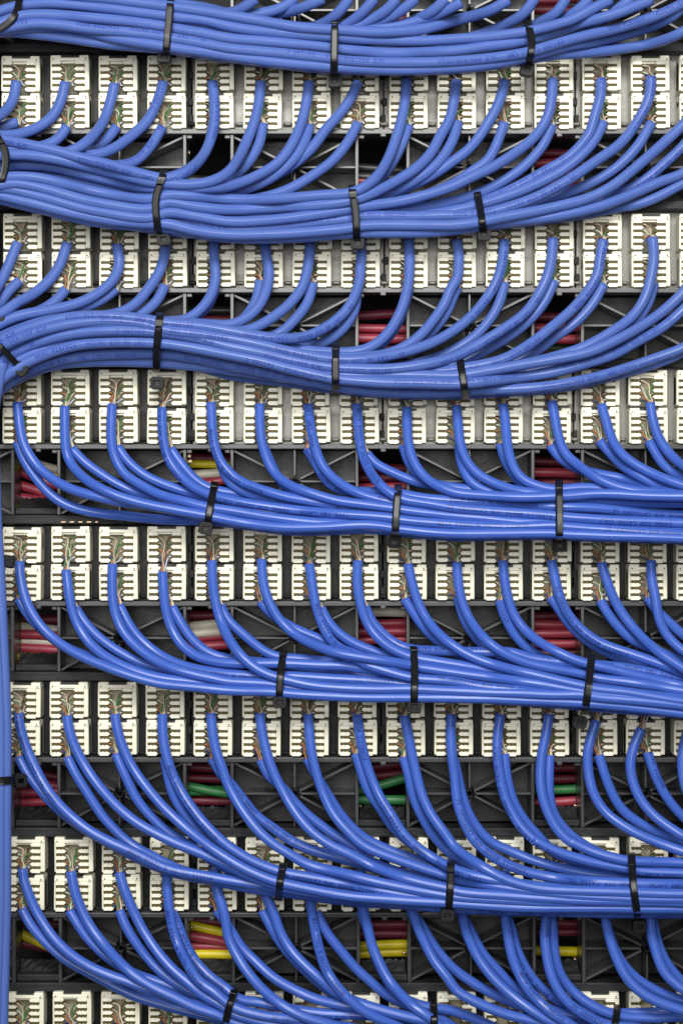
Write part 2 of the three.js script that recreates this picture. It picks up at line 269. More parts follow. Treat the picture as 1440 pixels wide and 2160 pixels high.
// ---------------------------------------------------------------- network cables: the run of each, read as x,y positions from the jack onwards
const TRACES = {
  '-1': {
    t0: '1073,0 1027,25 960,43 897,60 813,68 713,64 613,55 547,43 480,33 423,23 367,15 300,6 233,-2 133,-10',
    t1: '1287,0 1260,13 1210,40 1167,53 1127,63 1103,68 1027,78 960,83 880,86 813,85 720,80 697,78 580,68 480,55 433,43 367,36 300,26 200,14 100,8 43,12 0,23 -27,33',
    t2: '1373,0 1293,30 1227,50 1177,67 1130,80 1093,88 1027,97 960,107 880,112 813,112 720,103 697,100 580,90 480,80 433,71 367,60 300,50 200,38 100,31 43,35 0,50 -27,63',
    t3: '1460,-3 1440,7 1393,30 1310,57 1227,77 1160,97 1127,107 1103,113 1027,123 960,129 880,133 813,133 720,127 697,123 580,112 480,102 433,92 367,81 300,72 200,63 133,53 67,50 0,63 -27,73',
    t4: '1440,10 1427,27 1360,60 1260,87 1193,97 1127,115 1027,137 960,143 847,147 720,143 580,130 480,117 417,108 367,101 233,78 167,62 100,57 0,65 -27,75',
    t5: '1460,53 1440,67 1393,87 1327,100 1227,112 1160,117 1093,128 993,142 880,148 747,147 580,134 480,121 367,104 233,94 133,78 0,68 -27,77',
    t6: '683,-3 630,19 563,30 480,28 433,17 367,7 300,-7',
    t7: '540,-3 513,17 480,28 417,15 300,-3',
    t8: '623,-3 597,15 547,28 480,30 400,13 300,-3',
    t9: '737,-3 713,27 680,50 640,58 547,47 480,37 333,17 200,0',
    t10: '790,-3 763,27 733,50 697,63 580,63 480,50 333,30 200,10 67,7 0,27',
    t11: '837,-3 813,23 780,43 713,67 580,70 480,60 300,37 167,23 0,37',
    t12: '877,-3 840,27 797,47 747,57 697,67 580,65 480,53 300,32 167,17 0,32',
    t13: '940,-3 913,23 863,47 780,70 680,80 480,70 300,47 133,37 0,50',
    t14: '973,5 960,12 913,33 847,53 780,62 697,68 580,60 480,47 333,30 167,10 0,23',
    t15: '1127,-3 1103,30 1070,50 1037,65 960,87 847,100 680,103 480,90 267,63 100,47 0,57',
    t16: '1193,-3 1173,27 1147,43 1120,57 1060,77 960,100 813,117 647,113 480,97 267,70 100,50 0,60',
    t17: '1243,-3 1220,20 1177,47 1110,80 960,117 813,130 647,127 480,110 267,80 100,53 0,63',
    t18: '1330,-3 1310,13 1260,47 1160,87 1060,110 960,130 813,140 647,133 480,113 267,83 100,57 0,63',
  },
  '0': {
    u0: '35,173 30,207 17,230 0,245 -20,257',
    u1: '138,175 130,210 110,247 73,273 33,285 0,287 -20,287',
    u2: '242,178 233,217 217,260 187,297 157,316 133,323 100,322 33,315 0,315 -20,317',
    u3: '345,173 333,213 310,257 277,287 247,309 213,324 173,328 140,323 100,317 33,308 0,307 -20,307',
    u4: '448,173 452,213 452,260 443,300 423,337 393,363 353,377 320,373 233,349 167,332 117,317 67,307 17,297 0,295 -20,295',
    u5: '550,173 547,213 537,257 520,300 500,340 480,365 443,383 400,389 350,387 320,385 267,372 200,355 133,338 67,328 20,327 0,329 -20,333',
    u6: '652,173 647,213 637,257 617,303 587,343 547,368 507,385 480,393 417,397 350,393 320,398 233,380 167,364 100,350 33,348 0,352 -20,357',
    u7: '755,173 740,207 717,240 687,273 660,310 627,340 593,363 553,383 513,400 480,407 417,407 350,402 320,408 200,388 83,365 0,363 -20,367',
    u8: '857,167 855,207 847,250 833,297 817,337 797,370 770,394 740,408 680,412 613,417 547,421 480,421 417,415 350,411 320,420 200,405 83,376 33,372 0,375 -20,380',
    u9: '962,170 957,213 947,253 927,287 910,320 880,353 840,380 797,403 763,416 733,425 613,437 547,441 480,443 417,436 350,427 320,442 200,427 83,395 33,387 0,392 -20,397',
    u10: '1065,170 1053,213 1033,253 1010,290 987,317 960,337 913,368 863,392 820,412 763,427 740,435 613,453 480,460 417,443 333,443 200,440 83,410 0,397',
    u11: '1165,167 1163,200 1157,240 1133,283 1093,318 1043,350 993,373 960,390 913,407 847,425 763,436 737,441 613,460 547,467 480,468 417,456 350,448 320,460 200,445 83,413 0,397 -20,403',
    u12: '1267,167 1265,207 1253,247 1243,280 1200,330 1147,362 1093,393 1043,415 1010,427 960,436 880,440 813,445 763,448 737,453 613,470 480,480 350,460 200,453 83,423 0,407',
    u13: '1372,163 1370,200 1353,240 1310,300 1260,337 1193,383 1127,417 1060,440 1010,452 960,455 880,457 763,456 737,461 613,475 547,482 480,483 417,470 350,463 233,453 83,423 0,407',
    u14: '1480,200 1467,227 1440,263 1393,307 1343,350 1293,390 1243,417 1160,440 1060,458 1010,468 960,475 880,476 763,476 737,481 613,493 547,496 480,495 417,487 350,472 320,473 233,465 167,452 83,432 0,413 -20,407',
    u15: '1480,323 1460,347 1440,365 1393,383 1327,413 1260,437 1160,457 1060,470 960,485 880,490 763,492 613,501 480,502 417,493 350,481 320,477 200,468 83,440 0,420 -20,417',
    l0: '38,258 20,263 0,271 -20,277',
    l1: '142,267 127,290 103,305 73,312 33,313 0,315',
    l2: '247,268 230,290 207,308 173,318 100,320 0,313',
    l3: '343,268 320,307 293,337 267,348 217,347 133,330 0,307',
    l4: '450,263 440,307 417,343 367,373 300,373 167,340 0,313',
    l5: '555,262 547,303 527,340 500,367 480,377 450,390 367,393 267,380 133,350 0,337',
    l6: '652,265 647,287 630,323 593,360 547,387 497,403 433,410 333,407 200,383 67,357 0,353',
    l7: '755,260 733,300 700,340 660,370 620,395 580,411 530,420 480,423 417,420 300,413 167,383 0,363',
    l8: '862,265 850,297 833,333 807,373 773,398 713,420 613,430 480,437 367,430 233,410 100,383 0,373',
    l9: '965,257 960,280 953,300 927,340 890,370 813,410 713,433 580,450 450,443 333,433 200,413 67,390 0,383',
    l10: '1063,260 1050,297 1027,340 993,363 960,385 880,417 780,440 647,453 480,460 367,450 200,427 67,400 0,390',
    l11: '1163,265 1147,303 1110,347 1060,383 1010,407 960,422 880,440 747,453 580,470 433,467 267,443 100,413 0,397',
    l12: '1272,258 1253,297 1220,333 1177,365 1110,397 1027,427 947,447 780,463 580,480 400,473 200,447 0,403',
    l13: '1373,260 1343,310 1300,353 1243,387 1193,407 1127,425 1060,444 947,467 780,470 580,487 400,480 200,453 0,407',
    l14: '1480,233 1457,283 1440,307 1403,343 1360,380 1293,413 1227,432 1127,447 1027,463 913,478 747,482 580,495 433,490 233,460 67,427 0,407',
    l15: '1480,367 1460,377 1440,387 1360,427 1293,440 1193,457 1060,473 947,485 780,490 580,501 433,495 233,467 67,430 0,410',
  },
  '1': {
    u0: '38,512 27,540 13,573 0,597 -20,627',
    u1: '143,513 133,543 123,567 100,597 67,623 33,640 10,657 -20,670',
    u2: '247,517 252,547 250,570 233,597 200,623 160,642 117,653 67,661 33,669 0,683 -20,697',
    u3: '352,503 347,540 337,573 317,603 290,637 260,657 217,667 133,672 83,680 33,697 0,712 -20,727',
    u4: '452,503 452,547 455,580 447,620 423,653 393,673 333,677 267,673 200,670 133,675 83,685 33,702 0,717 -20,733',
    u5: '557,507 563,547 567,573 562,610 543,650 517,673 487,686 433,684 350,679 267,673 167,670 100,682 33,700 0,718',
    u6: '655,503 653,540 650,560 640,603 613,640 580,667 547,687 520,697 480,700 417,688 333,682 233,675 150,677 67,693 0,727',
    u7: '760,503 762,540 760,563 757,600 733,650 693,687 647,710 607,715 547,709 480,697 433,689 350,682 300,673 233,666 167,667 133,672 83,686 33,703 0,720 -20,737',
    u8: '862,503 863,540 863,567 860,603 843,660 817,703 780,733 740,743 713,744 663,742 613,735 547,720 480,707 417,695 333,687 233,677 150,680 67,700 0,730',
    u9: '963,507 967,540 963,593 953,603 940,637 913,677 880,713 840,737 797,750 720,753 647,750 547,723 480,710 417,700 300,687 167,683 67,705 0,735',
    u10: '1063,507 1060,547 1050,587 1027,627 997,663 960,694 913,722 847,745 780,757 720,759 697,757 613,742 547,727 480,714 417,704 350,696 300,683 233,678 167,681 100,694 50,710 0,733 -20,752',
    u11: '1165,503 1163,540 1157,573 1140,613 1107,660 1067,690 1020,720 960,753 880,771 813,778 720,777 697,775 613,760 547,743 480,730 417,714 350,703 300,698 233,697 167,702 100,717 50,735 17,753 0,764 -20,782',
    u12: '1272,507 1265,540 1260,577 1240,613 1207,653 1160,693 1110,730 1060,757 1010,771 980,776 960,780 880,787 813,787 720,788 613,770 480,740 400,727 300,710 167,712 67,737 0,773',
    u13: '1375,502 1378,540 1373,580 1360,627 1333,667 1293,697 1250,723 1213,740 1127,763 1027,780 960,790 813,793 713,790 613,773 480,747 400,733 300,720 167,720 67,747 0,783',
    u14: '1480,560 1453,597 1440,617 1393,660 1343,693 1293,720 1243,742 1177,757 1093,771 1027,782 987,789 960,793 880,792 813,791 720,790 613,775 547,757 480,743 417,727 350,717 233,715 150,720 67,747 0,787',
    l14: '1480,607 1440,653 1393,693 1343,720 1293,747 1243,764 1160,787 1060,800 990,808 960,810 880,809 813,808 720,800 697,797 613,779 547,762 480,748 417,735 350,725 300,723 233,723 167,727 117,740 67,760 33,780 0,805 -20,827',
    u15: '1480,707 1460,720 1440,733 1393,751 1327,775 1260,795 1193,808 1127,817 1060,822 990,824 960,827 880,828 780,825 720,817 697,813 613,797 547,782 480,770 417,757 350,747 300,745 233,747 167,753 117,762 67,778 33,795 0,823',
    l15: '1480,717 1460,730 1440,742 1393,762 1293,793 1193,815 1060,827 947,833 720,823 613,807 480,790 417,773 350,765 233,762 133,768 67,780 33,797',
    l0: '43,592 20,613 0,640 -20,660',
    l1: '140,610 123,630 97,649 67,662 27,680 0,693',
    l2: '245,610 220,630 187,646 133,660 67,677 0,703',
    l3: '348,602 333,633 307,658 283,669 200,675 100,690 0,727',
    l4: '453,610 440,643 417,665 367,680 267,683 133,690 50,713 0,740',
    l5: '548,593 543,627 523,663 500,684 467,692 367,692 233,690 100,707 0,750',
    l6: '660,597 650,637 623,673 593,700 547,713 467,703 367,703 233,703 100,723 0,767',
    l7: '753,610 747,657 720,697 680,723 640,735 580,737 480,727 367,713 233,713 100,737 0,780',
    l8: '862,607 850,653 827,700 787,737 713,753 613,750 480,737 367,727 233,727 100,750 0,793',
    l9: '965,607 957,620 943,657 913,697 873,730 780,763 713,767 580,760 480,750 367,740 233,737 100,757 0,800',
    l10: '1063,597 1053,637 1030,677 997,713 960,737 913,758 813,777 713,780 580,767 480,757 367,747 233,747 100,763 0,807',
    l11: '1168,593 1150,633 1117,673 1077,707 1010,747 960,767 880,787 713,793 580,777 480,763 367,753 233,753 100,767 0,810',
    l12: '1272,600 1250,640 1217,677 1167,713 1120,747 1043,773 960,790 880,797 713,803 580,787 480,773 367,760 233,760 100,770 0,813',
    l13: '1378,597 1367,637 1343,675 1310,707 1260,740 1160,773 1027,800 947,810 747,810 580,793 480,780 367,767 233,763 100,773 0,817',
  },
  '2': {
    u0: '37,850 40,877 44,910 53,943 77,980 110,1010 150,1032 200,1047 253,1058 300,1064 400,1080 480,1083 613,1103 780,1110 960,1120 1193,1123 1460,1133',
    l0: '37,933 53,973 80,1013 113,1048 150,1069 200,1082 267,1089 333,1095 393,1097 437,1098 480,1103 613,1119 780,1117 847,1123 960,1131 1167,1130 1460,1140',
    u1: '137,858 137,890 138,927 143,963 160,992 190,1018 233,1040 277,1055 333,1068 393,1080 437,1088 480,1097 547,1107 597,1112 680,1112 780,1108 827,1113 847,1116 960,1126 1060,1126 1167,1124 1193,1126 1293,1131 1440,1135 1467,1136',
    u2: '237,853 235,890 235,927 242,963 263,1000 297,1023 337,1043 393,1058 437,1069 480,1076 547,1088 613,1097 680,1102 827,1103 960,1117 1160,1118 1460,1130',
    l1: '152,947 177,973 210,997 250,1022 290,1040 327,1053 400,1070 480,1080 647,1100 813,1100 960,1113 1460,1127',
    l2: '248,943 270,973 307,1003 350,1023 400,1040 437,1051 480,1070 613,1083 813,1097 960,1107 1460,1123',
    u3: '342,860 342,893 345,930 355,967 377,1000 407,1027 437,1042 480,1053 580,1070 680,1082 780,1088 827,1092 847,1096 960,1107 1060,1111 1167,1108 1193,1111 1293,1119 1440,1127 1467,1129',
    l3: '360,947 383,980 413,1013 443,1030 480,1038 530,1043 613,1060 747,1077 847,1090 960,1100 1193,1107 1460,1120',
    u4: '445,850 447,883 450,923 460,963 480,993 507,1015 547,1032 597,1047 647,1056 713,1067 780,1077 847,1085 960,1097 1193,1103 1460,1117',
    u5: '548,853 548,890 552,930 562,967 583,1003 613,1025 653,1040 713,1057 780,1065 827,1071 847,1075 960,1089 1027,1094 1110,1101 1193,1103 1460,1115',
    u6: '650,853 653,887 660,927 673,970 693,1000 727,1027 767,1045 813,1057 847,1063 960,1078 1093,1090 1193,1097 1460,1110',
    u7: '752,853 755,890 758,927 765,963 778,993 800,1022 827,1043 847,1052 913,1063 960,1072 1027,1078 1093,1082 1167,1087 1193,1090 1293,1098 1440,1103 1467,1104',
    l7: '773,957 790,977 820,993 850,1007 880,1018 960,1030 1027,1037 1193,1040 1460,1053',
    u8: '858,860 858,893 860,930 867,963 883,993 907,1017 937,1032 960,1040 1027,1045 1093,1048 1167,1047 1193,1047 1260,1042 1360,1045 1440,1047 1467,1047',
    u9: '962,857 965,893 970,937 983,973 1007,1000 1040,1018 1080,1032 1117,1039 1167,1048 1193,1053 1260,1057 1360,1060 1440,1062 1467,1063',
    u10: '1060,853 1065,890 1068,927 1075,967 1090,1000 1113,1018 1147,1030 1170,1033 1193,1032 1227,1029 1277,1031 1327,1035 1460,1040',
    u11: '1163,847 1170,887 1177,923 1190,957 1217,980 1250,1003 1287,1022 1327,1033 1360,1038 1460,1047',
    u12: '1267,853 1277,887 1290,927 1310,957 1340,980 1377,1000 1417,1017 1440,1025 1467,1032',
    u13: '1370,850 1375,883 1387,923 1410,957 1440,983 1470,1003',
    u14: '1477,853 1480,907 1487,957',
    l4: '452,943 467,980 480,1013 513,1037 580,1057 713,1070 847,1080 960,1093 1460,1113',
    l5: '555,940 573,980 590,1013 620,1037 653,1048 747,1060 847,1067 960,1083 1160,1093 1460,1107',
    l6: '648,947 667,980 687,1013 713,1033 763,1037 827,1037 847,1041 897,1051 960,1057 1027,1060 1093,1063 1167,1068 1193,1069 1260,1073 1360,1082 1440,1086 1467,1087',
    l8: '850,940 860,973 880,1000 913,1020 960,1028 1060,1037 1193,1038 1460,1043',
    l9: '967,940 973,980 987,1010 1013,1030 1060,1040 1193,1043 1460,1053',
    l10: '1055,937 1063,967 1080,997 1110,1027 1193,1037 1460,1043',
    l11: '1160,940 1177,963 1213,987 1260,1000 1310,1010 1360,1023 1460,1040',
    l12: '1263,930 1283,953 1313,983 1353,1007 1393,1027 1460,1040',
    l13: '1367,930 1380,953 1397,980 1427,1003 1467,1023',
  },
  '3': {
    u0: '42,1185 43,1213 50,1247 63,1283 87,1320 117,1350 150,1373 187,1392 233,1410 283,1427 333,1440 400,1448 480,1457 577,1459 597,1461 680,1467 780,1472 863,1471 880,1471 960,1472 1093,1477 1227,1482 1460,1507',
    u1: '140,1203 145,1243 153,1287 167,1323 187,1353 217,1381 257,1404 300,1421 350,1432 400,1438 480,1452 613,1457 780,1465 960,1468 1227,1477 1460,1503',
    u2: '238,1190 237,1223 238,1260 245,1300 260,1333 283,1360 313,1383 350,1403 400,1420 450,1431 480,1438 577,1443 613,1450 713,1460 847,1460 960,1463 1227,1472 1460,1497',
    u3: '343,1207 345,1243 350,1287 362,1327 383,1360 413,1383 447,1393 480,1398 577,1400 607,1400 680,1403 730,1404 780,1413 847,1423 960,1443 1227,1463 1460,1493',
    u4: '447,1183 448,1220 453,1263 465,1307 480,1343 500,1373 523,1397 553,1417 580,1427 607,1434 647,1443 713,1451 780,1454 863,1453 880,1453 960,1457 1027,1461 1093,1463 1160,1465 1230,1465 1250,1469 1327,1477 1440,1488 1467,1492',
    u5: '552,1180 553,1213 560,1250 573,1283 597,1317 630,1343 670,1363 713,1377 763,1387 813,1395 863,1403 880,1407 960,1418 1027,1428 1093,1437 1160,1447 1230,1458 1327,1470 1460,1483',
    u6: '652,1190 657,1223 662,1260 670,1293 683,1327 703,1357 727,1372 763,1397 813,1415 863,1429 880,1432 960,1438 1010,1447 1093,1456 1227,1465 1460,1487',
    u7: '755,1183 753,1220 757,1260 767,1300 783,1330 810,1357 837,1373 863,1384 880,1388 960,1402 1027,1414 1093,1425 1193,1442 1293,1457 1460,1477',
    u8: '860,1190 867,1223 877,1260 893,1297 920,1333 960,1365 1000,1387 1060,1407 1127,1424 1193,1439 1230,1447 1250,1452 1310,1458 1377,1470 1440,1480 1467,1483',
    u9: '963,1187 965,1223 973,1267 990,1307 1017,1343 1053,1373 1100,1395 1160,1409 1230,1422 1253,1429 1327,1440 1393,1449 1440,1457 1467,1461',
    u10: '1060,1183 1063,1220 1070,1257 1083,1297 1107,1330 1140,1357 1177,1377 1213,1393 1237,1400 1257,1404 1327,1420 1393,1437 1460,1453',
    u11: '1162,1183 1170,1220 1180,1260 1197,1297 1223,1327 1257,1352 1293,1367 1343,1383 1393,1401 1460,1427',
    u12: '1267,1187 1277,1220 1290,1257 1310,1293 1337,1327 1367,1357 1400,1383 1440,1410 1467,1427',
    u13: '1372,1183 1373,1220 1382,1263 1387,1300 1400,1333 1423,1360 1440,1374 1467,1390',
    l13: '1365,1260 1383,1287 1407,1310 1440,1340 1467,1360',
    l12: '1265,1267 1280,1293 1303,1323 1333,1350 1367,1367 1403,1380 1467,1403',
    l11: '1160,1260 1177,1283 1200,1317 1243,1357 1310,1390 1360,1410 1460,1437',
    l10: '1053,1267 1063,1300 1083,1337 1107,1363 1137,1383 1173,1400 1213,1412 1293,1430 1460,1457',
    l9: '965,1260 980,1310 1013,1357 1060,1387 1127,1407 1257,1423 1460,1453',
    l8: '853,1263 870,1290 893,1323 923,1353 960,1377 1027,1403 1160,1430 1460,1470',
    l7: '770,1280 783,1310 807,1337 833,1357 863,1368 913,1372 960,1374 1027,1376 1073,1376 1127,1390 1257,1402 1327,1411 1393,1423 1440,1433 1467,1438',
    l6: '677,1283 693,1313 720,1340 753,1360 797,1377 830,1388 880,1400 960,1417 1093,1440 1260,1460 1460,1480',
    l5: '550,1270 570,1293 597,1312 630,1330 667,1345 713,1367 813,1397 880,1413 960,1430 1227,1463 1460,1483',
    l4: '465,1277 480,1307 503,1330 530,1353 557,1373 583,1384 647,1390 747,1403 880,1423 960,1447 1227,1467 1460,1490',
    l3: '363,1280 383,1317 407,1350 440,1377 480,1390 613,1403 747,1423 880,1437 960,1453 1460,1493',
    l2: '252,1277 267,1307 287,1337 313,1363 350,1388 400,1408 480,1422 577,1426 607,1425 680,1430 780,1437 863,1443 960,1453 1160,1467 1460,1500',
    l1: '160,1283 177,1310 200,1337 233,1363 267,1383 310,1402 400,1423 480,1437 680,1450 880,1457 960,1463 1460,1503',
    l0: '40,1263 60,1297 100,1337 150,1370 200,1388 250,1405 333,1427 480,1447 680,1460 880,1467 960,1470 1460,1507',
  },
  '4': {
    u0: '39,1505 43,1533 53,1570 70,1610 93,1653 120,1690 153,1723 190,1753 233,1777 277,1796 350,1830 425,1846 500,1860 570,1871 600,1878 720,1894 820,1904 935,1914 1070,1920 1220,1924 1420,1926 1500,1926',
    u1: '142,1510 147,1543 160,1580 183,1623 213,1663 250,1703 287,1733 327,1757 367,1777 417,1797 475,1822 525,1846 600,1872 720,1890 820,1899 1070,1912 1220,1918 1500,1920',
    u2: '243,1507 248,1540 260,1577 283,1623 310,1660 343,1700 380,1737 420,1770 467,1803 510,1828 560,1851 590,1861 610,1866 720,1888 820,1896 935,1904 1070,1912 1220,1915 1500,1916',
    u3: '343,1507 343,1540 348,1580 360,1623 380,1667 407,1707 437,1743 480,1783 530,1815 575,1834 605,1842 665,1852 720,1862 820,1882 935,1896 1070,1908 1500,1912',
    l0: '40,1597 57,1630 80,1660 110,1693 153,1730 233,1780 350,1835 500,1865 720,1898 1070,1920 1500,1929',
    l1: '143,1597 160,1633 187,1677 213,1717 243,1750 277,1780 317,1803 380,1835 500,1868 720,1895 1070,1918 1500,1925',
    l2: '245,1590 263,1633 287,1683 317,1720 353,1753 400,1783 465,1825 550,1860 720,1890 1070,1915 1500,1922',
    l3: '347,1600 363,1670 393,1723 423,1757 467,1793 550,1840 720,1875 820,1890 1070,1910 1500,1918',
    u4: '445,1505 448,1543 457,1587 470,1623 480,1653 510,1707 540,1747 573,1777 613,1803 650,1824 720,1842 795,1860 870,1875 940,1888 960,1892 1070,1899 1220,1902 1325,1902 1440,1902 1500,1902',
    l4: '448,1600 467,1633 487,1653 510,1683 540,1720 580,1750 620,1777 663,1794 720,1810 785,1830 870,1855 1070,1890 1220,1905 1500,1910',
    u5: '548,1505 552,1540 560,1577 573,1620 593,1663 620,1710 653,1750 693,1780 740,1803 790,1830 845,1850 910,1866 940,1872 960,1879 1070,1890 1220,1898 1500,1905',
    u6: '650,1507 652,1543 657,1587 667,1630 683,1677 703,1717 733,1753 767,1783 820,1806 880,1828 940,1848 960,1855 1045,1868 1120,1879 1220,1890 1500,1898',
    l6: '648,1600 667,1637 693,1680 720,1720 763,1763 813,1790 870,1812 945,1835 1070,1860 1220,1885 1500,1900',
    l5: '550,1603 567,1637 593,1657 620,1690 653,1723 693,1753 740,1783 770,1810 870,1848 1070,1885 1500,1905',
    u7: '753,1507 758,1547 767,1590 780,1633 800,1680 827,1723 850,1760 887,1793 940,1824 960,1834 1020,1851 1095,1865 1220,1878 1500,1890',
    u8: '852,1510 860,1547 868,1590 878,1633 890,1677 910,1720 937,1757 960,1790 1005,1822 1060,1852 1120,1870 1195,1878 1325,1882 1440,1885 1500,1886',
    u9: '952,1507 950,1543 952,1590 958,1640 963,1690 977,1733 1000,1773 1045,1810 1100,1835 1170,1852 1245,1860 1325,1863 1440,1865 1500,1866',
    l9: '957,1600 963,1630 970,1663 983,1707 1003,1743 1037,1777 1070,1792 1135,1818 1220,1840 1325,1850 1500,1860',
    u10: '1055,1507 1050,1543 1048,1587 1052,1630 1063,1680 1080,1717 1103,1750 1133,1777 1120,1768 1170,1795 1245,1818 1325,1832 1345,1836 1440,1842 1500,1845',
    l10: '1063,1590 1068,1640 1083,1693 1107,1733 1140,1770 1170,1800 1270,1828 1500,1855',
    u11: '1157,1507 1152,1543 1142,1587 1138,1633 1143,1680 1157,1720 1180,1757 1213,1783 1195,1770 1240,1792 1295,1810 1325,1816 1440,1820 1500,1822',
    l11: '1158,1593 1157,1630 1158,1677 1167,1717 1190,1750 1227,1780 1270,1802 1345,1830 1500,1850',
    u12: '1257,1520 1247,1550 1238,1590 1240,1633 1250,1673 1273,1710 1307,1737 1347,1760 1393,1780 1440,1797 1473,1807',
    u13: '1352,1537 1337,1570 1328,1607 1333,1647 1350,1687 1377,1720 1407,1743 1440,1763 1473,1780',
    l12: '1262,1593 1273,1630 1287,1667 1307,1703 1333,1727 1367,1747 1410,1767 1473,1793',
    l13: '1365,1587 1375,1620 1390,1657 1410,1690 1440,1723 1473,1750',
    l7: '750,1590 760,1623 773,1663 800,1703 830,1747 880,1787 940,1830 1070,1865 1500,1895',
    l8: '850,1597 860,1630 870,1677 890,1723 917,1767 970,1815 1070,1860 1500,1890',
    u14: '1450,1540 1438,1590 1438,1630 1450,1677 1473,1707',
  },
  '5': {
    u0: '48,1832 52,1865 55,1870 67,1903 87,1940 113,1977 147,2010 187,2037 227,2056 267,2070 300,2083 367,2107 480,2137 613,2173',
    u1: '150,1838 155,1865 157,1877 170,1913 190,1953 220,1993 253,2030 283,2057 320,2080 367,2103 417,2127 467,2144 480,2153 580,2177',
    u2: '252,1840 260,1870 263,1877 280,1917 300,1957 327,2000 360,2040 393,2070 430,2100 473,2123 487,2135 547,2153 647,2177',
    u3: '352,1845 353,1877 357,1917 363,1953 377,1997 397,2037 420,2070 450,2090 490,2122 547,2140 600,2148 680,2160 780,2177',
    l3: '363,1923 377,1953 390,1987 410,2023 440,2057 480,2087 500,2107 547,2115 613,2128 680,2137 747,2140 797,2144 913,2160',
    u4: '452,1832 455,1868 467,1907 477,1947 480,1973 500,2017 527,2057 560,2093 600,2123 647,2147 697,2162 747,2180',
    l4: '457,1920 473,1940 490,1967 510,2000 540,2030 573,2060 620,2087 667,2107 713,2118 780,2130 880,2153',
    u5: '554,1835 558,1882 577,1923 590,1963 613,2003 647,2040 680,2070 707,2093 747,2112 797,2128 863,2145 947,2167',
    l5: '553,1920 570,1953 590,1987 623,2027 667,2067 713,2103 780,2133 880,2157',
    u6: '655,1835 655,1900 660,1937 667,1977 677,2017 693,2057 720,2093 753,2123 793,2147 840,2163',
    l6: '667,1923 680,1950 693,1973 720,2007 750,2043 780,2070 813,2097 853,2117 913,2140',
    u7: '760,1835 763,1907 773,1947 783,1990 800,2030 820,2067 847,2100 880,2130 913,2153',
    l7: '760,1920 777,1967 790,2013 810,2057 840,2100 897,2123 960,2133',
    u8: '860,1835 867,1910 880,1953 897,1993 917,2030 947,2067 960,2088 1003,2113 1060,2137 1127,2155 1193,2170',
    l8: '863,1920 890,1953 910,1987 937,2023 960,2047 1003,2077 1047,2100 1087,2117 1160,2140 1260,2160',
    u9: '962,1835 973,1923 983,1967 1003,2013 1030,2053 1067,2090 1110,2123 1147,2147 1193,2170',
    l9: '973,1927 997,1973 1017,2010 1043,2040 1070,2070 1100,2097 1160,2130 1260,2153',
    u10: '1065,1835 1065,1930 1070,1970 1077,2010 1090,2047 1110,2083 1137,2113 1167,2140 1210,2167',
    l10: '1067,1930 1080,1963 1090,2003 1107,2040 1130,2073 1160,2100 1193,2122 1243,2133 1293,2137 1377,2135 1460,2133',
    u11: '1162,1835 1152,1937 1148,1973 1152,2013 1160,2053 1177,2090 1203,2120 1237,2143 1277,2162 1360,2173',
    l11: '1160,1923 1165,1953 1167,1990 1173,2033 1190,2070 1217,2100 1250,2123 1287,2139 1313,2145 1377,2147 1460,2146',
    u12: '1265,1835 1275,1933 1283,1973 1297,2017 1317,2057 1343,2087 1380,2110 1440,2131 1473,2140',
    l12: '1273,1930 1293,1997 1313,2033 1337,2060 1370,2083 1407,2100 1440,2111 1473,2120',
    u13: '1370,1835 1370,1933 1373,1973 1383,2010 1397,2047 1417,2070 1440,2087 1473,2103',
    l13: '1373,1930 1390,2000 1410,2040 1427,2060 1440,2075 1473,2093',
    l0: '47,1917 60,1943 80,1970 133,2020 200,2057 283,2100 333,2117 383,2131 433,2143 480,2155 547,2173',
    l1: '147,1920 163,1947 183,1977 227,2020 283,2053 333,2070 383,2088 433,2117 480,2133 580,2167',
    l2: '252,1920 267,1957 287,1990 310,2020 343,2053 400,2090 480,2130 613,2167',
  },
  '6': {
    u0: '47,2168 47,2193',
    u1: '152,2162 153,2193',
    u2: '255,2165 257,2193',
    u3: '353,2173 353,2200',
  },
  '7': {
    v0: '6,765 -12,860 -10,1000 -6,1120 2,1260 9,1400 13,1550 13,1750 11,1950 6,2180',
    v1: '-6,770 -18,900 -16,1100 -11,1260 -4,1400 1,1550 1,1750 -1,1950 -8,2180',
  },
};

const PRINTED = new Set('-1t3 0u3 0u4 0u13 0u12 0l14 0l3 1u7 1u12 1u11 1u10 1u15 1l14 2u3 2u4 2u6 2l6 2u7 3l2 3l0 3u6 3u11 3l10 3l7 4u0 4u3 4l4 4u10 4l13 4u9 4u7 5u6 5u3 5u11 5u10 5l10 5l3'.split(' '));
